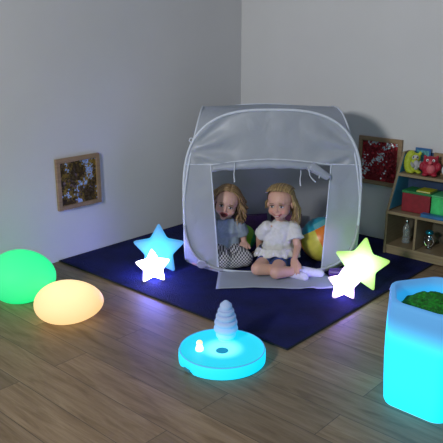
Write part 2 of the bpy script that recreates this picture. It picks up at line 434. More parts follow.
# ------------------------------------------------------------ glowing pebbles
def pebble(r, f, rx, ry, rz, rot, m, label, flat=.12):
    t = thing('egg_light', H(r, f), label, 'egg light', A+math.radians(rot), 'glowing eggs on the floor')
    bm = bmesh.new(); vs = ell(bm, (0, 0, 0), (rx, ry, rz), None, 48, 32)
    for v in vs:
        v.co.x *= 1; s = 1+.10*v.co.x/rx*-1; v.co.y *= s; v.co.z *= s
        if v.co.z < -rz*(1-flat): v.co.z = -rz*(1-flat)-(-rz*(1-flat)-v.co.z)*.15
    zm = min(v.co.z for v in bm.verts)
    for v in bm.verts: v.co.z -= zm
    build('shell', bm, m, t, auto=False)
    bm = bmesh.new(); tube(bm, [(rx*.3*math.cos(a*PI/16), ry*.3*math.sin(a*PI/16), .002) for a in range(32)], .002, 6, closed=True); build('base_ring', bm, mottled('white_base', (.7, .7, .7), .5), t)
g_or = glow('amber_egg_shell', (1.0, .76, .38), (1.0, .62, .25), 1.15, .9, .08, .24, (0, -.03, .14), base=(.4, .3, .2))
g_gr = glow('green_egg_shell', (.0, .90, .24), (.0, .76, .22), 1.1, .85, .10, .26, (.03, 0, .14), base=(.10, .35, .22))
pebble(-.855, 3.385, .192, .19, .110, 0, g_or, 'pale amber glowing egg-shaped light in front of the green one')
pebble(-1.195, 3.66, .200, .185, .160, 0, g_gr, 'green glowing egg-shaped light on the floor, partly behind the amber one')

# ------------------------------------------------------------ light disc with cone and little figure
t = thing('light_table_disc', H(.003, 2.90), 'round cyan glowing disc on the floor in front of the rug', 'light disc')
R0, T0 = .214, .066
bm = bmesh.new()
prof = [(.20, .004), (R0, .008), (R0+.001, .03), (R0, .056), (R0-.004, .0635), (R0-.010, .066)]
loft(bm, [[(r*math.cos(2*PI*i/64)*(1-(.05 if (z < .03 and math.pi*1.15 < 2*PI*i/64 < math.pi*1.27) else 0)), r*math.sin(2*PI*i/64)*(1-(.05 if (z < .03 and math.pi*1.15 < 2*PI*i/64 < math.pi*1.27) else 0)), z) for i in range(64)] for r, z in prof], cap=(True, False))
g_di = glow('cyan_disc_shell', (.0, .60, .80), (.0, .60, .90), 1.3, 1.2, .05, .22, (0, 0, .03), base=(.05, .35, .45))
build('drum', bm, g_di, t)
bm = bmesh.new()
tp = [(R0-.010, .066), (.198, .0615), (.16, .061), (.09, .060), (.06, .057), (.04, .052), (.032, .048)]
loft(bm, [[(r*math.cos(2*PI*i/64), r*math.sin(2*PI*i/64), z) for i in range(64)] for r, z in tp], cap=(False, True))
g_dt = glow('cyan_disc_top', (.20, .90, 1.0), (.0, .56, .74), 1.3, .95, .055, .125, (0, 0, .055), base=(.05, .35, .45))
build('top', bm, g_dt, t)
bm = bmesh.new(); tube(bm, [((R0-.006)*math.cos(a*2*PI/64), (R0-.006)*math.sin(a*2*PI/64), .0655) for a in range(64)], .003, 6, closed=True); build('rim', bm, glow('disc_rim_plastic', (.05, .42, .72), (.05, .42, .72), .7, .7, 0, 1, base=(.1, .2, .4)), t)
bm = bmesh.new(); lathe(bm, [(.031, .0485), (.030, .0500), (.018, .0505)], 32); build('centre_well', bm, glow('disc_well', (.0, .36, .60), (.0, .36, .60), .6, .6, 0, 1, base=(.02, .1, .2)), t)
bm = bmesh.new(); box(bm, -.02, .02, -.006, .006, .008, .024); o = build('carry_notch', bm, mottled('notch_blue', (.06, .25, .35), .5), t, bevel=.002); aa = math.pi*1.21; o.location = (.2095*math.cos(aa), .2095*math.sin(aa), 0); o.rotation_euler = (0, 0, aa+PI/2)

t = thing('stacking_cone', H(.022, 3.000, .0615), 'pale blue ribbed cone shaped like soft ice cream on the glowing disc', 'cone')
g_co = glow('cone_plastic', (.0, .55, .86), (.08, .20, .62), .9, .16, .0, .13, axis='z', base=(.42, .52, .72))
bm = bmesh.new(); prof = [(.030, 0), (.034, .008)]
tiers = [(.051, .030), (.061, .062), (.058, .094), (.051, .124), (.042, .152), (.031, .179)]
for r, z in tiers:
    for a in range(-3, 4): prof.append((r*.90+.10*r*math.cos(a*PI/7)*1.0 - (.003 if abs(a) == 3 else 0), z+a*.0046))
prof += [(.022, .1955), (.014, .204), (.003, .208)]
prof.sort(key=lambda q: q[1]); lathe(bm, prof, 40)
for v in bm.verts:
    a = math.atan2(v.co.y, v.co.x); v.co.z += .003*math.sin(a)*(1 if v.co.z > .01 else 0)
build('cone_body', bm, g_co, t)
bm = bmesh.new(); tube(bm, [(.036*math.cos(a*PI/12), .036*math.sin(a*PI/12), .004) for a in range(24)], .004, 8, closed=True); build('foot_ring', bm, g_co, t)

t = thing('glowing_figure', H(-.107, 2.875, .0615), 'tiny glowing white and yellow peg figure standing on the cyan disc', 'figure')
bm = bmesh.new(); lathe(bm, [(.014, 0), (.019, .003), (.020, .014), (.016, .026), (.010, .031)], 24); build('figure_body', bm, glow('figure_white', (1, .86, .80), (1, .86, .80), 1.3, 1.3, 0, 1), t)
bm = bmesh.new(); ell(bm, (0, 0, .041), (.0155, .0155, .0145)); build('figure_head', bm, glow('figure_yellow', (1.0, .66, .14), (1.0, .66, .14), 1.15, 1.15, 0, 1), t)

# ------------------------------------------------------------ hexagonal glowing sand planter
az = math.radians(13.6); s6 = .243
Ax, Ay = .703, 2.50
# hexagon centre lies one side length from both visible corners
hx = Ax + s6*math.sin(az+math.radians(60)); hy = Ay + s6*math.cos(az+math.radians(60))
t = thing('sand_tub', H(hx, hy), 'tall hexagonal cyan glowing tub filled with green sand at right', 'tub')
def hexring(R, z, rc=.035, n=6):
    out = []; base = math.atan2(Ay-hy, Ax-hx)
    V = [Vector((math.cos(base+k*PI/3), math.sin(base+k*PI/3)))*R for k in range(6)]
    for k in range(6):
        p, a, b = V[k], V[k-1], V[(k+1) % 6]; L = (a-p).length; c = min(.45, rc/L)
        p0, p1 = p.lerp(a, c), p.lerp(b, c)
        for s in range(n): u = s/(n-1); q = p0*(1-u)**2+p*2*u*(1-u)+p1*u*u; out.append((q.x, q.y, z))
    return out
def blend(R, z, k):   # hexagon to circle
    h = hexring(R, z); o = []
    for p in h:
        a = math.atan2(p[1], p[0]); o.append((p[0]*(1-k)+R*math.cos(a)*k, p[1]*(1-k)+R*math.sin(a)*k, z))
    return o
bm = bmesh.new()
rs = [hexring(s6-.020, .0), hexring(s6-.008, .004), hexring(s6+.0, .02), hexring(s6+.005, .12), hexring(s6+.007, .22), hexring(s6+.006, .32), hexring(s6+.003, .42),
      hexring(s6+.001, .462), hexring(s6-.003, .474), hexring(s6-.010, .480), hexring(s6-.022, .4815)]
loft(bm, rs+[blend(.208, .4815, .85)], cap=(True, False)); bas = bmesh.new()
rs = [blend(.208, .4815, .85), blend(.205, .479, .95), blend(.201, .470, 1), blend(.190, .43, 1), blend(.160, .395, 1), blend(.09, .385, 1)]
loft(bas, rs, cap=(False, True))
build('basin', bas, glow('basin_plastic', (.02, .34, .78), (.10, .27, .62), .85, .62, .43, .475, axis='z', base=(.06, .30, .50)), t)
g_tb = glow('tub_plastic', (.0, .62, .90), (.10, .24, .60), 1.7, .66, .29, .43, axis='z', base=(.06, .30, .50))
build('tub_body', bm, g_tb, t)
bm = bmesh.new(); loft(bm, [hexring(s6-.014, .002), hexring(s6-.012, -.0)]); 
build('base_plate', bm, mottled('white_base_plate', (.6, .62, .65), .5), t)
sand = bmesh.new(); rows = []
for i in range(25):
    rr = .172*i/24; rows.append([(rr*math.cos(2*PI*k/72), rr*math.sin(2*PI*k/72),
        .470-.052*(rr/.172)**2.2+.016*noise.noise(Vector((rr*math.cos(2*PI*k/72)*14, rr*math.sin(2*PI*k/72)*14, 2)))+.009*noise.noise(Vector((rr*math.cos(2*PI*k/72)*50, rr*math.sin(2*PI*k/72)*50, 2)))-.004) for k in range(72)])
rows[0] = [(.0005*math.cos(2*PI*k/72), .0005*math.sin(2*PI*k/72), .46) for k in range(72)]
rows.append([(p[0]*.9, p[1]*.9, .398) for p in rows[-1]])
loft(sand, rows)
o = build('green_sand', sand, mottled('green_sand', (.006, .19, .010), .95, 60, .6, .9, 130), None, auto=False)
o.location = H(hx, hy); o.rotation_euler = (0, 0, A)
tag(o, 'dark green play sand heaped in the glowing hexagonal tub', 'sand', kind='stuff')

# ------------------------------------------------------------ sequin pictures
def sequin(name, c1, c2, c3, seed, th):
    m = mat(name, c1, .35, .35); n = N(m); tc = n.n('TexCoord'); mp = n.n('Mapping'); mp.inputs['Location'].default_value = (seed, seed*2, seed)
    n.l(tc.outputs['Object'], mp.inputs['Vector'])
    v = n.n('TexVoronoi', Scale=95.0); n.l(mp.outputs[0], v.inputs['Vector'])
    no = n.n('TexNoise', Scale=9.0, Detail=4.0); n.l(v.outputs['Position'], no.inputs['Vector'])
    ad = n.n('MixRGB'); ad.inputs[0].default_value = .22; n.l(no.outputs[0], ad.inputs[1]); n.l(v.outputs['Color'], ad.inputs[2])
    r = ramp(n, [(0, c1), (th-.09, c2), (th, c3), (1, c3)]); r.color_ramp.interpolation = 'CONSTANT'
    n.l(ad.outputs[0], r.inputs[0]); n.l(r.outputs[0], n.b.inputs['Base Color'])
    # every sequin tilts its own way
    g = n.n('NewGeometry'); sb = n.n('VectorMath', operation='SUBTRACT'); n.l(v.outputs['Color'], sb.inputs[0]); sb.inputs[1].default_value = (.5, .5, .5)
    sc = n.n('VectorMath', operation='SCALE'); n.l(sb.outputs[0], sc.inputs[0]); sc.inputs['Scale'].default_value = .9
    a2 = n.n('VectorMath', operation='ADD'); n.l(g.outputs['Normal'], a2.inputs[0]); n.l(sc.outputs[0], a2.inputs[1])
    nn = n.n('VectorMath', operation='NORMALIZE'); n.l(a2.outputs[0], nn.inputs[0]); n.l(nn.outputs[0], n.b.inputs['Normal'])
    return m
def picture(loc, rz, w_, h_, m, label, fw=.031):
    t = thing('sequin_picture', loc, label, 'wall panel', rz, 'framed sequin panels')
    x, z = w_/2, h_/2
    bm = bmesh.new()     # local +y faces the room
    pr = [(0, 0), (0, .022), (fw, .022), (fw, 0)]
    rings = []
    for sx, sz in ((-1, -1), (1, -1), (1, 1), (-1, 1)):
        rings.append([bm.verts.new((sx*(x-a), b, sz*(z-a))) for a, b in pr])
    for i in range(4):
        a, b = rings[i], rings[(i+1) % 4]
        for k in range(4): bm.faces.new((a[k], a[(k+1) % 4], b[(k+1) % 4], b[k]))
    build('frame', bm, M_frame, t, smooth=False, bevel=.002)
    bm = bmesh.new(); box(bm, -x+fw, x-fw, .001, .010, -z+fw, z-fw); build('sequin_cloth', bm, m, t, smooth=False)
picture((.0015, -1.762, .543), -PI/2, .365, .362, sequin('gold_sequins', (.06, .035, .008), (.26, .17, .03), (.50, .66, .98), .6, .585), 'wood-framed panel of gold and silver-blue sequins on the left wall')
picture((1.385, -.0015, .611), PI, .358, .362, sequin('red_sequins', (.20, .006, .012), (.38, .012, .022), (.62, .68, .72), 3.4, .58), 'wood-framed panel of red and silver sequins on wall beside the toy shelf')

# ------------------------------------------------------------ toy shelf against the right wall
SX, SW = 1.612, .92
t = thing('toy_shelf', (SX, -.29, .0112), 'low wooden toy shelf with sloping sides against the right wall', 'shelf', 0)
M_blue = mottled('painted_blue_spill', (.05, .26, .42), .5, 10, .08); M_in = wood('shelf_inner', (.10, .085, .06), (.075, .065, .045))  # first colour: blue light spill inside the shelf, put into paint
DZ, sidep = .29, [(0, 0), (0, .305), (.19, .715), (.285, .715), (.285, 0)]
for k in (0, 1):
    bm = bmesh.new(); prism(bm, sidep, 'x', 0+k*(SW-.018), .018+k*(SW-.018)); o = build('side_panel', bm, [M_ply], t, smooth=False, bevel=.002)
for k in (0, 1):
    x = .0182+k*(SW-.018-.0024-.018); bm = bmesh.new(); prism(bm, [(.017, .325), (.19, .70), (.278, .70), (.278, .325)], 'x', x, x+.002); build('blue_spill_sheet', bm, M_blue, t, smooth=False)  # added sheets carrying the painted blue light on the inner sides
bm = bmesh.new(); box(bm, .018, SW-.018, .279, .285, .32, .715); build('back_panel', bm, mottled('dark_back', (.02, .05, .12), .5), t, smooth=False)  # blue light spill also tints this backboard's dark colour
bm = bmesh.new(); box(bm, .018, SW-.018, .279, .285, .0, .30); build('back_panel', bm, M_in, t, smooth=False)
for z, y0 in ((.045, .004), (.296, -.003), (.553, .112)):
    bm = bmesh.new(); box(bm, .018, SW-.018, y0, .279, z, z+.02); build('shelf_board', bm, M_ply, t, smooth=False, bevel=.002)
bm = bmesh.new(); box(bm, .018, SW-.018, .012, .028, 0, .045); build('plinth', bm, M_ply, t, smooth=False)
for x in (.222, .445, .668):
    bm = bmesh.new(); box(bm, x, x+.016, .006, .278, .066, .295); build('divider', bm, M_ply, t, smooth=False, bevel=.0015)

def shelfthing(name, x, y, z, label, cat, rz=0, group=None): return thing(name, (x, y, z), label, cat, rz, group)
# middle shelf: red box, green box, blue tray beneath, lids
def rbox(bm, x0, x1, y0, y1, z0, z1): box(bm, x0, x1, y0, y1, z0, z1)
t = shelfthing('storage_box', 1.80, -.165, .328, 'dark red storage box with a green lid on the shelf', 'box', 0, 'boxes on the middle shelf')
bm = bmesh.new(); box(bm, -.105, .105, -.06, .09, 0, .135); build('box_body', bm, mottled('red_card', (.23, .008, .02), .6, 30, .15), t, smooth=False, bevel=.006)
bm = bmesh.new(); box(bm, -.108, .108, -.063, .093, .135, .152); build('lid', bm, mottled('green_lid', (.02, .20, .06), .5), t, smooth=False, bevel=.003)
t = shelfthing('storage_box', 2.02, -.165, .328, 'bright green storage box beside the red one on the shelf', 'box', 0, 'boxes on the middle shelf')
bm = bmesh.new(); box(bm, -.108, .108, -.06, .09, 0, .138); build('box_body', bm, mottled('green_card', (.05, .55, .16), .35, 25, .25), t, smooth=False, bevel=.006)
bm = bmesh.new(); box(bm, -.11, .11, -.063, .093, .138, .150); build('lid', bm, mottled('pale_green_lid', (.08, .45, .18), .5), t, smooth=False, bevel=.003)
t = shelfthing('picture_book', 1.995, -.262, .3275, 'narrow blue board book lying in front of the green and red boxes', 'book')
bm = bmesh.new(); box(bm, -.125, .125, -.026, .026, 0, .004); box(bm, -.125, .125, -.026, .026, .019, .023); box(bm, -.125, .125, .022, .026, .004, .019); build('cover', bm, mottled('blue_cover', (.015, .12, .34), .4), t, smooth=False)
bm = bmesh.new(); box(bm, -.121, .121, -.022, .0219, .0042, .0188); build('pages', bm, mottled('blue_pages', (.03, .16, .36), .7), t, smooth=False)
t = shelfthing('yellow_book', 1.845, -.155, .4805, 'thin yellow book lying on top of the red box', 'book')
bm = bmesh.new(); box(bm, -.05, .05, -.06, .06, 0, .003); box(bm, -.05, .05, -.06, .06, .008, .011); build('cover', bm, mottled('yellow_cover', (.50, .50, .02), .5), t, smooth=False)
bm = bmesh.new(); box(bm, -.048, .048, -.058, .06, .003, .008); build('pages', bm, mottled('cream_pages', (.6, .55, .4), .7), t, smooth=False)

# top shelf toys
def toy_mat(n, c): return mottled(n, c, .55, 40, .12)
t = shelfthing('plush_toy', 1.712, -.110, .5855, 'lime green plush creature with a grey belly on the top shelf', 'toy', math.radians(25))
bm = bmesh.new()
for i in range(9):
    a = -.9+i*.26; ell(bm, (-.012-.030*math.cos(a), 0, .075+.062*math.sin(a)), (.030, .034, .030))
ell(bm, (.004, 0, .055), (.036, .036, .052)); ell(bm, (.006, 0, .112), (.036, .032, .033))
ell(bm, (-.016, 0, .146), (.012, .010, .018)); ell(bm, (.036, 0, .142), (.012, .010, .016))
ell(bm, (.035, -.02, .012), (.020, .022, .012)); ell(bm, (-.015, -.02, .012), (.020, .022, .012))
bm = voxel(bm, .004, 4); build('plush_body', bm, toy_mat('lime_plush', (.42, .50, .03)), t)
bm = bmesh.new(); ell(bm, (.013, -.024, .062), (.023, .018, .036)); build('belly', bm, toy_mat('grey_plush', (.42, .42, .44)), t)
bm = bmesh.new(); ell(bm, (.004, -.024, .116), (.025, .014, .018)); build('muzzle', bm, toy_mat('grey_plush_face', (.48, .48, .50)), t)
for x in (-.008, .018):
    bm = bmesh.new(); ell(bm, (x, -.037, .121), (.0045, .003, .0055)); build('eye', bm, mat('black_bead', (.01, .01, .01), .2), t)
bm = bmesh.new(); ell(bm, (.006, -.039, .108), (.008, .006, .006)); build('beak', bm, toy_mat('yellow_beak', (.6, .45, .03)), t)
for sx in (-1, 1):
    bm = bmesh.new(); capsule(bm, (.008+sx*.032, -.01, .082), (.012+sx*.020, -.044, .058), .010, .011); build('paw', bm, toy_mat('grey_paw', (.35, .36, .36)), t)

t = shelfthing('plush_toy', 1.838, -.118, .5865, 'red plush pig-like toy with pink tummy on the top shelf', 'toy', math.radians(20))
bm = bmesh.new()
ell(bm, (0, 0, .054), (.062, .048, .056)); ell(bm, (0, -.006, .102), (.052, .042, .036))
for sx in (-1, 1):
    ell(bm, (sx*.030, -.034, .012), (.022, .024, .013)); ell(bm, (sx*.056, -.018, .066), (.018, .022, .028))
    capsule(bm, (sx*.034, 0, .118), (sx*.043, -.004, .136), .017, .009)
bm = voxel(bm, .004, 4); build('plush_body', bm, toy_mat('red_plush', (.36, .012, .035)), t)
bm = bmesh.new(); ell(bm, (.004, -.032, .052), (.032, .022, .034)); build('belly', bm, toy_mat('pink_plush', (.62, .12, .15)), t)
bm = bmesh.new(); capsule(bm, (0, -.044, .098), (0, -.055, .097), .015, .013); build('snout', bm, toy_mat('pink_snout', (.62, .10, .13)), t)
for x in (-.020, .020):
    bm = bmesh.new(); ell(bm, (x, -.041, .113), (.010, .007, .010)); build('eye', bm, toy_mat('white_eye', (.75, .75, .75)), t)
    bm = bmesh.new(); ell(bm, (x*.9, -.048, .113), (.004, .003, .005)); build('pupil', bm, mat('black_pupil', (.01, .01, .01), .2), t)
t = shelfthing('plush_toy', 1.985, -.12, .5850, 'blue and white round plush toy at the photo edge on top shelf', 'toy')
bm = bmesh.new(); ell(bm, (0, 0, .055), (.055, .045, .055)); ell(bm, (0, 0, .12), (.045, .04, .04)); ell(bm, (-.035, 0, .155), (.016, .01, .018)); ell(bm, (.035, 0, .155), (.016, .01, .018))
bm = voxel(bm, .004, 4); build('plush_body', bm, toy_mat('blue_plush', (.08, .22, .42)), t)
bm = bmesh.new(); ell(bm, (-.02, -.028, .06), (.032, .022, .038)); build('belly', bm, toy_mat('white_plush', (.6, .62, .66)), t)
bm = bmesh.new(); ell(bm, (-.005, -.026, .12), (.026, .018, .02)); build('muzzle', bm, toy_mat('white_plush_face', (.6, .62, .66)), t)
# blue picture card behind the creatures
t = shelfthing('picture_card', 1.735, -.035, .5850, 'blue picture card standing behind the plush toys on top shelf', 'card')
bm = bmesh.new(); box(bm, -.058, .058, 0, .006, 0, .172); o = build('card', bm, mottled('card_blue', (.03, .14, .36), .5, 18, .2), t, smooth=False, bevel=.001)
bm = bmesh.new(); prism(bm, [(-.046, .02), (.046, .02), (.046, .155), (-.046, .155)], 'y', -.0012, -.0002); build('printed_scene', bm, mottled('card_print', (.10, .36, .42), .5, 26, .7), t, smooth=False)
t = shelfthing('wooden_block', 1.875, -.035, .5850, 'small brown wooden block behind the red plush toy', 'block')
bm = bmesh.new(); box(bm, -.055, .055, -.012, .012, 0, .150); build('block', bm, M_frame, t, smooth=False, bevel=.004)

# cubby trinkets
M_glass = mat('clear_plastic', (.85, .92, .95), .06, 0, Transmission_Weight=.85, IOR=1.45)
M_chrome = mat('chrome', (.75, .78, .82), .12, 1)
t = shelfthing('glitter_bottle', 1.722, -.165, .0775, 'clear sensory bottle with silver glitter in the left cubby', 'bottle')
bm = bmesh.new(); lathe(bm, [(.020, 0), (.026, .004), (.027, .02), (.022, .06), (.027, .10), (.022, .125), (.011, .138), (.011, .15)], 24); build('bottle_body', bm, M_glass, t)
bm = bmesh.new(); lathe(bm, [(.013, .15), (.014, .152), (.014, .17), (.012, .173)], 20); build('cap', bm, M_chrome, t)
bm = bmesh.new(); random.seed(4)
for i in range(26):
    z = .012+random.random()*.11; a = random.random()*2*PI; r = .012*random.random(); ell(bm, (r*math.cos(a), r*math.sin(a), z), (.0045, .0045, .002), Matrix.Rotation(random.random()*3, 3, 'X'), 8, 5)
tag(build('glitter', bm, M_chrome, t), kind='stuff')
t = shelfthing('chrome_rattle', 1.905, -.185, .0775, 'shiny chrome and teal rattle toy in the second cubby', 'toy')
bm = bmesh.new(); lathe(bm, [(.018, 0), (.020, .004), (.010, .012), (.007, .03), (.014, .05), (.020, .062), (.018, .075), (.008, .085), (.006, .10)], 24); build('handle', bm, M_chrome, t)
bm = bmesh.new(); ell(bm, (0, 0, .120), (.030, .026, .020)); build('rattle_head', bm, mat('teal_metal', (.03, .35, .50), .18, .8), t)
for sx in (-1, 1):
    bm = bmesh.new(); tube(bm, [(sx*(.015+.02*math.sin(PI*i/8)), 0, .02+.075*i/8) for i in range(9)], .0035, 8); build('loop', bm, M_chrome, t)
t = shelfthing('glitter_bottle', 2.13, -.165, .0775, 'clear sensory bottle in the third cubby', 'bottle')
bm = bmesh.new(); lathe(bm, [(.020, 0), (.026, .004), (.026, .12), (.011, .138), (.011, .15)], 24); build('bottle_body', bm, M_glass, t)
bm = bmesh.new(); lathe(bm, [(.013, .15), (.014, .152), (.014, .17), (.012, .173)], 20); build('cap', bm, M_chrome, t)

# ------------------------------------------------------------ toys in and by the tent
t = thing('beach_ball', H(.705, 4.32, .012), 'large beach ball in teal, yellow and orange inside the tent', 'ball')
BR = .155
bm = bmesh.new(); bmesh.ops.create_uvsphere(bm, u_segments=64, v_segments=40, radius=BR)
for f in bm.faces:
    c = f.calc_center_median().normalized(); pol = math.acos(max(-1, min(1, c.z))); a = (math.atan2(c.y, c.x) % (2*PI))/(2*PI)*6
    if pol < .62: f.material_index = 0
    elif pol < .98: f.material_index = 1 if int(a*1) % 2 else 0
    else: f.material_index = 2+int(a*1+.0) % 2
bmats = [mottled('vinyl_teal', (.015, .30, .42), .35), mottled('vinyl_pale_teal', (.12, .42, .48), .35), mottled('vinyl_yellow', (.55, .52, .07), .35), mottled('vinyl_orange', (.75, .20, .015), .35)]
o = build('ball_skin', bm, bmats, t); o.location = (0, 0, BR); o.rotation_euler = (math.radians(-30), math.radians(8), math.radians(75))
bm = bmesh.new(); tube(bm, [(0, 0, BR-.004), (0, 0, BR+.005)], .006, 12); n_ = build('valve', bm, bmats[1], o)
t = thing('green_ball', H(.150, 4.52, .012), 'lime green ball with darker green edge beside the curly-haired child', 'ball')
bm = bmesh.new(); bmesh.ops.create_uvsphere(bm, u_segments=48, v_segments=32, radius=.100)
for f in bm.faces:
    c = f.calc_center_median().normalized(); f.material_index = 0 if c.x < .62 else 1
o = build('ball_skin', bm, [mottled('lime_vinyl', (.22, .55, .03), .4), mottled('deep_green_vinyl', (.02, .30, .10), .4)], t); o.location = (0, 0, .100); o.rotation_euler = (0, .3, 0)
def cushion(r, f, z, sx, sy, sz, rz, tilt, col, label):
    t = thing('cushion', H(r, f, z), label, 'cushion', A+rz)
    bm = bmesh.new(); n = 20; 
    vs = bmesh.ops.create_grid(bm, x_segments=n, y_segments=n, size=1)['verts']
    for v in vs:
        x, y = v.co.x, v.co.y; pin = 1-.10*(1-abs(x)**2)*abs(y)**3-.0; h = max(0, (1-x**4)*(1-y**4))**.5
        v.co = Vector((x*sx*(1-.08*(1-y*y)*abs(x)), y*sy*(1-.08*(1-x*x)*abs(y)), sz*h+.004*noise.noise(Vector((x*3, y*3, 0)))))
    g2 = bmesh.ops.duplicate(bm, geom=bm.verts[:]+bm.edges[:]+bm.faces[:])
    for v in [q for q in g2['geom'] if isinstance(q, bmesh.types.BMVert)]: v.co.z *= -1
    bmesh.ops.remove_doubles(bm, verts=bm.verts[:], dist=.004)
    o = build('cushion_cover', bm, mottled('cloth_'+label[:5], col, .9, 50, .15, .3), t, auto=False); o.location = (0, 0, sy*math.sin(abs(tilt))*1+sz*.35); o.rotation_euler = (tilt, 0, 0)
    bm = bmesh.new(); tube(bm, [(-sx*.97, -sy*.97, 0), (sx*.97, -sy*.97, 0), (sx*.97, sy*.97, 0), (-sx*.97, sy*.97, 0)], .004, 6, closed=True); build('piping', bm, mottled('pipe_'+label[:5], col, .9), o)
cushion(.22, 4.76, .012, .14, .10, .04, .2, 1.2, (.085, .03, .13), 'plum cushion leaning at the back of the tent between the children')
cushion(.50, 4.86, .012, .12, .09, .04, -.2, 1.2, (.10, .03, .08), 'maroon cushion at the back of the tent behind the blond child')
t = thing('purple_cup', H(.765, 3.985, .012), 'small purple beaker with pale end lying beside the tent', 'cup')
bm = bmesh.new()
capsule(bm, (-.06, .02, .030), (.012, -.006, .033), .028, .032, 24, True); build('cup_body', bm, mottled('purple_plastic', (.10, .05, .24), .4), t, bevel=.005, seg=3)
bm = bmesh.new(); capsule(bm, (.0125, -.006, .033), (.034, -.013, .034), .033, .030, 24, True); build('pale_end', bm, mottled('lilac_plastic', (.34, .30, .46), .4), t, bevel=.006, seg=3)

# ------------------------------------------------------------ children
def head_shapes(bm, M, s=1.0, open_=False):
    def E(c, r, rot=None):
        ell(bm, M @ (Vector(c)*s), tuple(x*s for x in r), M.to_3x3() @ (rot or Matrix.Identity(3)))
    def K(a, b, r0, r1): capsule(bm, M @ (Vector(a)*s), M @ (Vector(b)*s), r0*s, r1*s)
    E((0, -.014, .034), (.078, .092, .078)); E((0, .016, -.018), (.066, .066, .072))
    E((0, .030, .030), (.060, .052, .048))
    for q in (-1, 1):
        E((q*.034, .044, -.032), (.030, .032, .028)); E((q*.078, -.006, -.008), (.009, .015, .022)); E((q*.0085, .083, -.0235), (.006, .006, .005))
    E((0, .054, -.072-(.006 if open_ else 0)), (.022, .020, .017)); K((0, .080, .004), (0, .091, -.020), .006, .0095)
    E((0, .073, -.046), (.021, .012, .009)); E((0, .071, -.058-(.004 if open_ else 0)), (.019, .012, .007))
def smooth01(x): x = max(0, min(1, x)); return x*x*(3-2*x)
SKIN = Vector((.56, .33, .25)); LIP = Vector((.42, .09, .09)); RED = Vector((.62, .20, .16))
def make_body(name, parent, fill, M, s, open_, skin=SKIN, blush=.5, vox=.0036):
    bm = bmesh.new(); fill(bm); head_shapes(bm, M, s, open_); bm = voxel(bm, vox, 3)
    cl = bm.verts.layers.float_color.new('Col'); Mi = M.inverted()
    for v in bm.verts:
        p = (Mi @ v.co)/s; col = skin.copy()
        if p.length < .13 and p.y > .02:
            for q in (-1, 1):                      # eye sockets
                d = Vector(((p.x-q*.030)/.017, 0, (p.z-.004)/.012)).length
                v.co -= (M.to_3x3() @ Vector((0, 1, 0)))*s*.0065*math.exp(-d*d)
                col = col.lerp(Vector((.33, .16, .12)), .35*math.exp(-d*d))
                d = Vector(((p.x-q*.040)/.017, 0, (p.z+.028)/.014)).length; col = col.lerp(RED, blush*math.exp(-d*d))
            d = Vector((p.x/.010, 0, (p.z+.018)/.009)).length; col = col.lerp(RED, .3*math.exp(-d*d))
            if open_:
                zc = -.0545+.18*abs(p.x)**1.0*.6; d = Vector((p.x/.020, 0, (p.z-zc)/.0140)).length
                if p.y > .05:
                    if d < 1: col = Vector((.10, .012, .014)); v.co -= (M.to_3x3() @ Vector((0, 1, 0)))*s*.011*(1-d*d)
                    elif d < 1.35: col = LIP.lerp(Vector((.38, .05, .05)), .5)
            else:
                zc = -.0560+15*p.x**2; d = Vector((p.x/.027, 0, (p.z-zc)/.0075)).length
                if p.y > .05 and d < 1.15:
                    col = Vector((.20, .03, .03)) if abs(p.z-zc) < .0016 and abs(p.x) < .021 else LIP
        v[cl] = (*col, 1)
    def isl(c, r, col, rot=0):
        vs = ell(bm, M @ (Vector(c)*s), tuple(x*s for x in r), M.to_3x3() @ Matrix.Rotation(rot, 3, 'Y'), 14, 10)
        for v in vs: v[cl] = (*col, 1)
    for q in (-1, 1):
        isl((q*.030, .0700, .003), (.0135, .0090, .0082), (.62, .60, .60)); isl((q*.030, .0765, .0032), (.0064, .0040, .0066), (.03, .045, .07)); isl((q*.030, .0795, .0032), (.0030, .0016, .0032), (.004, .004, .004))
        isl((q*.030, .0760, .0112), (.0155, .0050, .0022), (.10, .05, .035), q*.10); isl((q*.031, .0790, .0245), (.0165, .0040, .0026), (.30, .18, .10), -q*-.10)
    if open_: isl((0, .0735, -.0465), (.0120, .0025, .0018), (.72, .68, .62))
    else: isl((0, .0822, -.0548), (.0145, .0030, .0026), (.74, .70, .66))
    m = attr_mat('skin_'+name, .5, Subsurface_Weight=.0)
    return build('body', bm, m, parent, auto=False)

def hair(parent, M, s, strands, cap_test, col1, col2, seed):
    """scalp cap plus tapered locks, one mesh"""
    random.seed(seed); bm = bmesh.new(); cl = bm.verts.layers.float_color.new('Col')
    tmp = bmesh.new(); bmesh.ops.create_uvsphere(tmp, u_segments=48, v_segments=32, radius=1)
    keep = {}
    for v in tmp.verts:
        p = Vector((v.co.x*.084, -.014+v.co.y*.098, .034+v.co.z*.084))
        if cap_test(p):
            q = p + v.co.normalized()*.002*math.sin(math.atan2(v.co.x, v.co.z)*34); nv = bm.verts.new(M @ (q*s)); keep[v] = nv
            t_ = .5+.5*noise.noise(Vector((v.co.x*6, v.co.y*2, v.co.z*6))); nv[cl] = (*col1.lerp(col2, t_), 1)
    for f in tmp.faces:
        if all(v in keep for v in f.verts): bm.faces.new([keep[v] for v in f.verts])
    tmp.free()
    for pts, r in strands:
        k = len(bm.verts); n = len(pts)
        rings = tube(bm, [M @ (Vector(p)*s) if len(p) == 3 else p for p in pts], [max(.0008, r*s*min(1, 2.2*(1-i/(n-1))+.12)*(.55+.45*min(1, i/2))) for i in range(n)], 6)
        t_ = random.random(); c0 = col1.lerp(col2, t_)
        for i, rg in enumerate(rings):
            c = c0*(1+.25*i/n)
            for v in rg: v[cl] = (*c, 1)
    return build('hair', bm, attr_mat('hair_%d' % seed, .45), parent, auto=False)
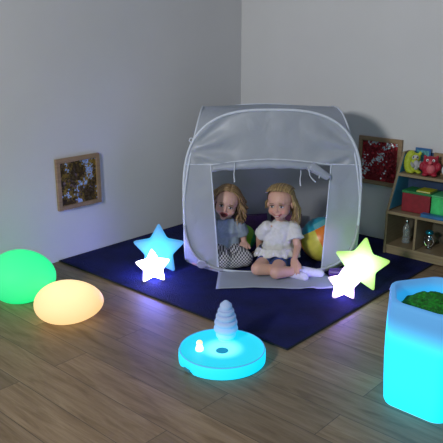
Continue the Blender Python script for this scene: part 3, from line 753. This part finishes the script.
def headM(c, yaw, pitch, roll):
    """head frame: +y out of the face. yaw 180 looks back toward the camera"""
    return Matrix.Translation(c) @ Matrix.Rotation(math.radians(yaw), 4, 'Z') @ Matrix.Rotation(math.radians(pitch), 4, 'X') @ Matrix.Rotation(math.radians(roll), 4, 'Y')
def fingers(bm, palm0, palm1, down, across, L=.05, r=.0072, curl=.5):
    """palm0 wrist, palm1 knuckle centre; four fingers of unequal length plus side thumb"""
    palm0, palm1 = Vector(palm0), Vector(palm1); d = (palm1-palm0).normalized(); ac = Vector(across).normalized(); dn = Vector(down).normalized()
    for k in range(4):
        o = ac*(k-1.5)*.0150
        capsule(bm, palm0+o*.55, palm1+o, .013, .0105, 12)
        ln = L*(.86, 1.0, .95, .74)[k]; dd = (d+ac*(k-1.5)*.10).normalized()
        a = palm1+o; b = a+dd*ln*.42+dn*ln*.10*curl; c = b+dd*ln*.30+dn*ln*.30*curl; e = c+dd*ln*.18+dn*ln*.30*curl
        capsule(bm, a, b, r*1.1, r, 10); capsule(bm, b, c, r, r*.93, 10); capsule(bm, c, e, r*.93, r*.82, 10)
    a = palm0.lerp(palm1, .25)-ac*.018; b = a-ac*.020+d*.018+dn*.004; c = b-ac*.006+d*.020+dn*.006
    capsule(bm, a, b, r*1.4, r*1.15, 10); capsule(bm, b, c, r*1.15, r*.95, 10)

# ---- child in white blouse, sitting on the threshold cloth
G = (.37, 4.16); g2 = thing('person', H(*G, .016), 'person with long blond hair, white blouse and navy shorts, sitting with legs folded', 'person')
def L2(r, f, z): return Vector((r-G[0], f-G[1], z-.016))
hM2 = headM(L2(.388, 4.165, .462), 180-22, -4, 3)
neck2, chest2, waist2, pel2 = L2(.395, 4.185, .33), L2(.392, 4.20, .245), L2(.385, 4.205, .15), L2(.38, 4.20, .090)
shL, shR = L2(.480, 4.185, .292), L2(.305, 4.185, .292)
elL, wrL, knL = L2(.507, 4.115, .180), L2(.475, 4.00, .128), L2(.475, 3.965, .108)
elR, wrR = L2(.262, 4.27, .19), L2(.262, 4.33, .075)
hipL, hipR = L2(.425, 4.19, .085), L2(.335, 4.19, .085)
kneeR, kneeL = L2(.235, 3.985, .072), L2(.350, 3.920, .072)
anR, anL = L2(.435, 3.985, .058), L2(.500, 3.975, .060)
heelR, toeR = L2(.455, 3.975, .050), L2(.530, 3.930, .038)
heelL, toeL = L2(.525, 3.985, .055), L2(.640, 3.985, .040)
def fill2(bm):
    capsule(bm, neck2+Vector((0, .006, .05)), neck2-Vector((0, 0, .04)), .030, .034)
    capsule(bm, shL, shR, .036, .036); ell(bm, chest2, (.088, .062, .075)); ell(bm, waist2, (.082, .062, .08)); ell(bm, pel2, (.09, .072, .062))
    capsule(bm, shL, elL, .030, .025); capsule(bm, elL, wrL, .025, .0175); capsule(bm, shR, elR, .030, .025); capsule(bm, elR, wrR, .025, .0175)
    fingers(bm, wrL, knL, (-.1, -.1, -1), (-.8, .55, 0), .050, .0072, .8)
    fingers(bm, wrR, wrR+Vector((0, .035, -.02)), (0, 0, -1), (1, 0, 0), .045, .007, .3)
    capsule(bm, hipL, kneeL, .056, .044); capsule(bm, hipR, kneeR, .056, .044)
    capsule(bm, kneeL, anL, .043, .026); capsule(bm, kneeR, anR, .043, .026)
    capsule(bm, heelL, toeL, .027, .020); capsule(bm, heelR, toeR, .027, .020)
    for base, tip in ((heelL, toeL), (heelR, toeR)):
        for k in range(5):
            o = Vector((0, 1, 0))*(k-2)*.009; capsule(bm, tip+o*.8, tip+o+(tip-base).normalized()*.014, .007, .006, 8)
body = make_body('g2', g2, fill2, hM2, 1.06, False, Vector((.60, .35, .265)), .65)
def cloth_rings(rings, n=56, folds=9, seed=0):
    out = []
    for c, rx, ry, amp in rings:
        c = Vector(c); ring = []
        for i in range(n):
            a = 2*PI*i/n; k = 1+amp*(math.sin(a*folds+seed)+.5*math.sin(a*(folds*1.7)+seed*2)); ring.append(c+Vector((rx*k*math.cos(a), ry*k*math.sin(a), .10*amp*rx*math.sin(a*folds*1.0+1))))
        out.append(ring)
    return out
bm = bmesh.new()
loft(bm, cloth_rings([(neck2+Vector((0, 0, .012)), .040, .040, 0), (neck2+Vector((0, 0, -.004)), .064, .052, 0), (chest2+Vector((0, 0, .045)), .098, .066, .005), (chest2, .100, .076, .012), (waist2+Vector((0, 0, .05)), .102, .080, .02),
    (waist2+Vector((0, -.005, .0)), .108, .086, .03), (pel2+Vector((-.004, -.024, .058)), .128, .122, .04)], folds=7))
for a, b in ((shL, elL), (shR, elR)):
    d = (b-a).normalized(); capsule(bm, a-d*.0, a+d*.012, .046, .046); capsule(bm, a, a+d*.085, .044, .056, 20, True)
bm = voxel(bm, .0045, 5); drift(bm, .006, 32, 3)
# round neckline: cut away the top cap
build('blouse', bm, mottled('white_cotton', (.66, .66, .66), .85, 60, .05, .5, 60), g2)
blouse = [o for o in g2.children if o.name.startswith('blouse')][0]
bm = bmesh.new(); n = 150; rows = []
hc = pel2+Vector((-.005, -.027, .066))
for j, (k, dz, am) in enumerate([(1.0, .004, 0), (1.05, -.008, .4), (1.13, -.020, .8), (1.20, -.034, 1.0), (1.22, -.046, 1.15)]):
    rows.append([hc+Vector((.126*k*math.cos(a)*(1+.035*am*math.sin(a*19)), .121*k*math.sin(a)*(1+.035*am*math.sin(a*19)), dz+.022*max(0, -math.sin(a))+.007*am*math.sin(a*7+1)-.014*am*max(0, -math.cos(a)-.3)-.010*am*max(0, math.cos(a)-.3))) for a in [2*PI*i/n for i in range(n)]])
loft(bm, rows, cap=(False, False))
o = build('ruffle', bm, mottled('white_ruffle', (.62, .62, .60), .9, 80, .06, .5, 60), blouse, auto=False); o.modifiers.new('s', 'SOLIDIFY').thickness = .003
bm = bmesh.new(); ell(bm, pel2, (.100, .084, .070))
for h_, k_ in ((hipL, kneeL), (hipR, kneeR)): capsule(bm, h_, h_.lerp(k_, .62), .061, .055, 24, True); ell(bm, h_, (.061, .061, .061))
bm = voxel(bm, .0045, 4); drift(bm, .004, 30, 5); build('shorts', bm, mottled('navy_denim', (.03, .06, .20), .85, 60, .2), g2)
for a, h_, t_ in ((anL, heelL, toeL), (anR, heelR, toeR)):
    bm = bmesh.new(); leg = kneeL if a is anL else kneeR
    capsule(bm, a.lerp(leg, .16), h_, .034, .031, 20, True); ell(bm, h_, (.034, .034, .032)); capsule(bm, h_, t_, .034, .0265); ell(bm, t_+(t_-h_).normalized()*.006, (.026, .030, .024))
    bm = voxel(bm, .004, 4)
    build('sock', bm, mottled('white_sock', (.66, .66, .78), .9, 80, .05, .4, 90), g2)
# hair: drawn back off the forehead, falling over the left shoulder
def cap2(p): return (p.z > .070 and p.y < .035) or (p.y < .008 and p.z > -.03) or (p.z > .100 and p.y < .050)
random.seed(11); st = []
def surf(th, ph, k=1.03):      # th around from the front, ph up
    return Vector((.084*k*math.sin(th)*math.cos(ph), -.014+.098*k*math.cos(th)*math.cos(ph), .034+.084*k*math.sin(ph)))
for i in range(90):            # combed back from the hairline
    x = random.uniform(-1, 1); p0 = random.uniform(.74, 1.0)+.10*abs(x); pts = []
    for j in range(9):
        ph = p0+j/8*(2.53-p0); th = x*1.05
        pts.append(tuple(Vector((.083*math.sin(x*1.3)*(.98), -.014+.101*math.cos(ph)*math.cos(x*.55), .034+.088*math.sin(min(ph, PI-.3))*math.cos(x*.95)))+Vector((0, 0, .002*random.random()))))
    st.append((pts, .0042))
for i in range(210):           # long locks down both sides and back
    left = random.random() < .78
    th = -random.uniform(1.25, 2.8) if left else random.uniform(1.9, 2.9); ph = random.uniform(.5, 1.15); pts = []
    a0 = surf(th, ph); pts.append(tuple(a0)); pts.append(tuple(surf(th*1.02, ph*.5, 1.05))); pts.append(tuple(surf(th*1.03, -.1, 1.06)))
    ln = random.uniform(.085, .155) if left else random.uniform(.06, .09); e0 = surf(th*1.03, -.1, 1.06)
    sw = random.uniform(0, 6); out = (-1 if left else 1)
    fw = random.uniform(-.01, .055) if left else random.uniform(-.02, .0)
    for j in range(1, 9):
        u = j/8; pts.append((e0.x+out*(.012+.018*u)*1.0*math.sin(u*2.3)+.004*math.sin(sw+u*7)+out*.010*u, e0.y*(1-.45*u)+fw*u+.004*math.cos(sw+u*6), e0.z-ln*u))
    st.append((pts, random.uniform(.0045, .0075)))
hair(g2, hM2, 1.06, st, cap2, Vector((.17, .11, .05)), Vector((.42, .30, .13)), 21)

# ---- curly-haired child in grey top and checked trousers
G1 = (.045, 4.30); g1 = thing('person', H(G1[0]-.014, G1[1], .010), 'person with curly blond hair, grey top and checked trousers, laughing at left of tent doorway', 'person')
def L1(r, f, z): return Vector((r-G1[0], f-G1[1], z-.010))
hM1 = headM(L1(.050, 4.275, .436), 180-6, -6, 0) @ Matrix.Rotation(math.radians(-14), 4, 'Y')
neck1, chest1, waist1, pel1 = L1(.050, 4.31, .315), L1(.050, 4.325, .235), L1(.045, 4.34, .15), L1(.04, 4.345, .09)
s1L, s1R = L1(.135, 4.315, .270), L1(-.035, 4.315, .270)
e1L, w1L = L1(.165, 4.335, .19), L1(.170, 4.29, .150)
e1R, w1R = L1(-.075, 4.31, .18), L1(-.06, 4.22, .11)
h1L, h1R = L1(.085, 4.32, .085), L1(-.005, 4.32, .085)
k1L, k1R = L1(.172, 4.155, .082), L1(.03, 4.13, .075)
a1L, a1R = L1(.02, 4.125, .050), L1(-.11, 4.17, .050)
def fill1(bm):
    capsule(bm, neck1+Vector((0, .0, .05)), neck1-Vector((0, 0, .04)), .030, .034)
    capsule(bm, s1L, s1R, .036, .036); ell(bm, chest1, (.085, .062, .075)); ell(bm, waist1, (.080, .062, .08)); ell(bm, pel1, (.09, .072, .062))
    capsule(bm, s1L, e1L, .029, .024); capsule(bm, e1L, w1L, .024, .0175); capsule(bm, s1R, e1R, .029, .024); capsule(bm, e1R, w1R, .024, .0175)
    fingers(bm, w1L, w1L+Vector((-.004, -.032, -.012)), (0, -.3, -1), (-1, 0, 0), .045, .0072, .9)
    fingers(bm, w1R, w1R+Vector((.01, -.03, -.006)), (0, 0, -1), (1, 0, 0), .045, .0072, .5)
    capsule(bm, h1L, k1L, .055, .042); capsule(bm, h1R, k1R, .055, .042); capsule(bm, k1L, a1L, .040, .026); capsule(bm, k1R, a1R, .040, .026)
    for a, d in ((a1L, Vector((-.07, -.01, -.012))), (a1R, Vector((-.06, .03, -.012)))):
        capsule(bm, a, a+d, .026, .018)
make_body('g1', g1, fill1, hM1, 1.04, True, Vector((.60, .36, .29)), .35)
bm = bmesh.new()
loft(bm, cloth_rings([(neck1+Vector((0, 0, .010)), .040, .040, 0), (neck1+Vector((0, 0, -.006)), .060, .050, 0), (chest1+Vector((0, 0, .045)), .096, .066, .004), (chest1, .098, .075, .01), (waist1+Vector((0, 0, .05)), .098, .078, .015),
    (waist1, .102, .084, .02), (pel1+Vector((0, -.005, .025)), .110, .094, .025)], folds=6))
for a, b in ((s1L, e1L), (s1R, e1R)):
    d = (b-a).normalized(); capsule(bm, a, a+d*.012, .045, .045); capsule(bm, a, a+d*.075, .043, .048, 20, True)
bm = voxel(bm, .0045, 5); drift(bm, .006, 30, 8); build('top', bm, mottled('grey_jersey', (.27, .33, .41), .85, 60, .08, .4, 50), g1)
def check_mat():
    m = mat('checked_cotton', (.5, .5, .5), .9); n = N(m); tc = n.n('TexCoord'); mp = n.n('Mapping'); mp.inputs['Scale'].default_value = (1, 0, 1); mp.inputs['Location'].default_value = (.003, .004, .003); n.l(tc.outputs['Object'], mp.inputs['Vector'])
    c = n.n('TexChecker', Scale=95.0); c.inputs['Color1'].default_value = (.50, .50, .53, 1); c.inputs['Color2'].default_value = (.05, .05, .07, 1); n.l(mp.outputs[0], c.inputs['Vector']); n.l(c.outputs[0], n.b.inputs['Base Color']); return m
bm = bmesh.new(); ell(bm, pel1, (.100, .084, .070))
for h_, k_, a_ in ((h1L, k1L, a1L), (h1R, k1R, a1R)):
    capsule(bm, h_, k_, .068, .058); capsule(bm, k_, k_.lerp(a_, .9), .056, .036, 20, True)
bm = voxel(bm, .005, 5); drift(bm, .007, 22, 9); build('trousers', bm, check_mat(), g1)
def cap1(p): return (p.z > .06 and p.y < .030) or (p.y < .010 and p.z > -.04) or (p.z > .098 and p.y < .055)
random.seed(5); st = []
for i in range(70):
    sg = -1 if i % 2 else 1; y0 = random.uniform(-.06, .050); pts = []
    for j in range(8):
        ph = PI/2 - j/7*1.75; y = y0-.02*j/7
        k = math.sqrt(max(.1, 1-((y+.014)/.100)**2))
        pts.append((sg*.087*k*math.cos(ph), y, .034+.088*k*math.sin(ph)+.002*random.random()))
    st.append((pts, .0052))
for i in range(230):
    sg = -1 if random.random() < .5 else 1; th = sg*random.uniform(1.15, 2.9); ph = random.uniform(-.1, .7); e0 = surf(th, ph, 1.05); pts = [tuple(surf(th, ph+.35, 1.03))]
    ln = random.uniform(.10, .185)*(1+ph*.3); w_ = random.uniform(0, 6.3); rr = random.uniform(.010, .020); fl = random.uniform(.015, .05); tw = random.uniform(7, 11)
    for j in range(15):
        u = j/14; pts.append((e0.x+math.copysign(fl*math.sin(u*PI*.8), e0.x)+rr*u**.5*math.cos(w_+u*tw), e0.y*(1-.25*u)+rr*u**.5*math.sin(w_+u*tw), e0.z-ln*u))
    st.append((pts, random.uniform(.0045, .0070)))
hair(g1, hM1, 1.04, st, cap1, Vector((.11, .062, .028)), Vector((.34, .22, .10)), 22)
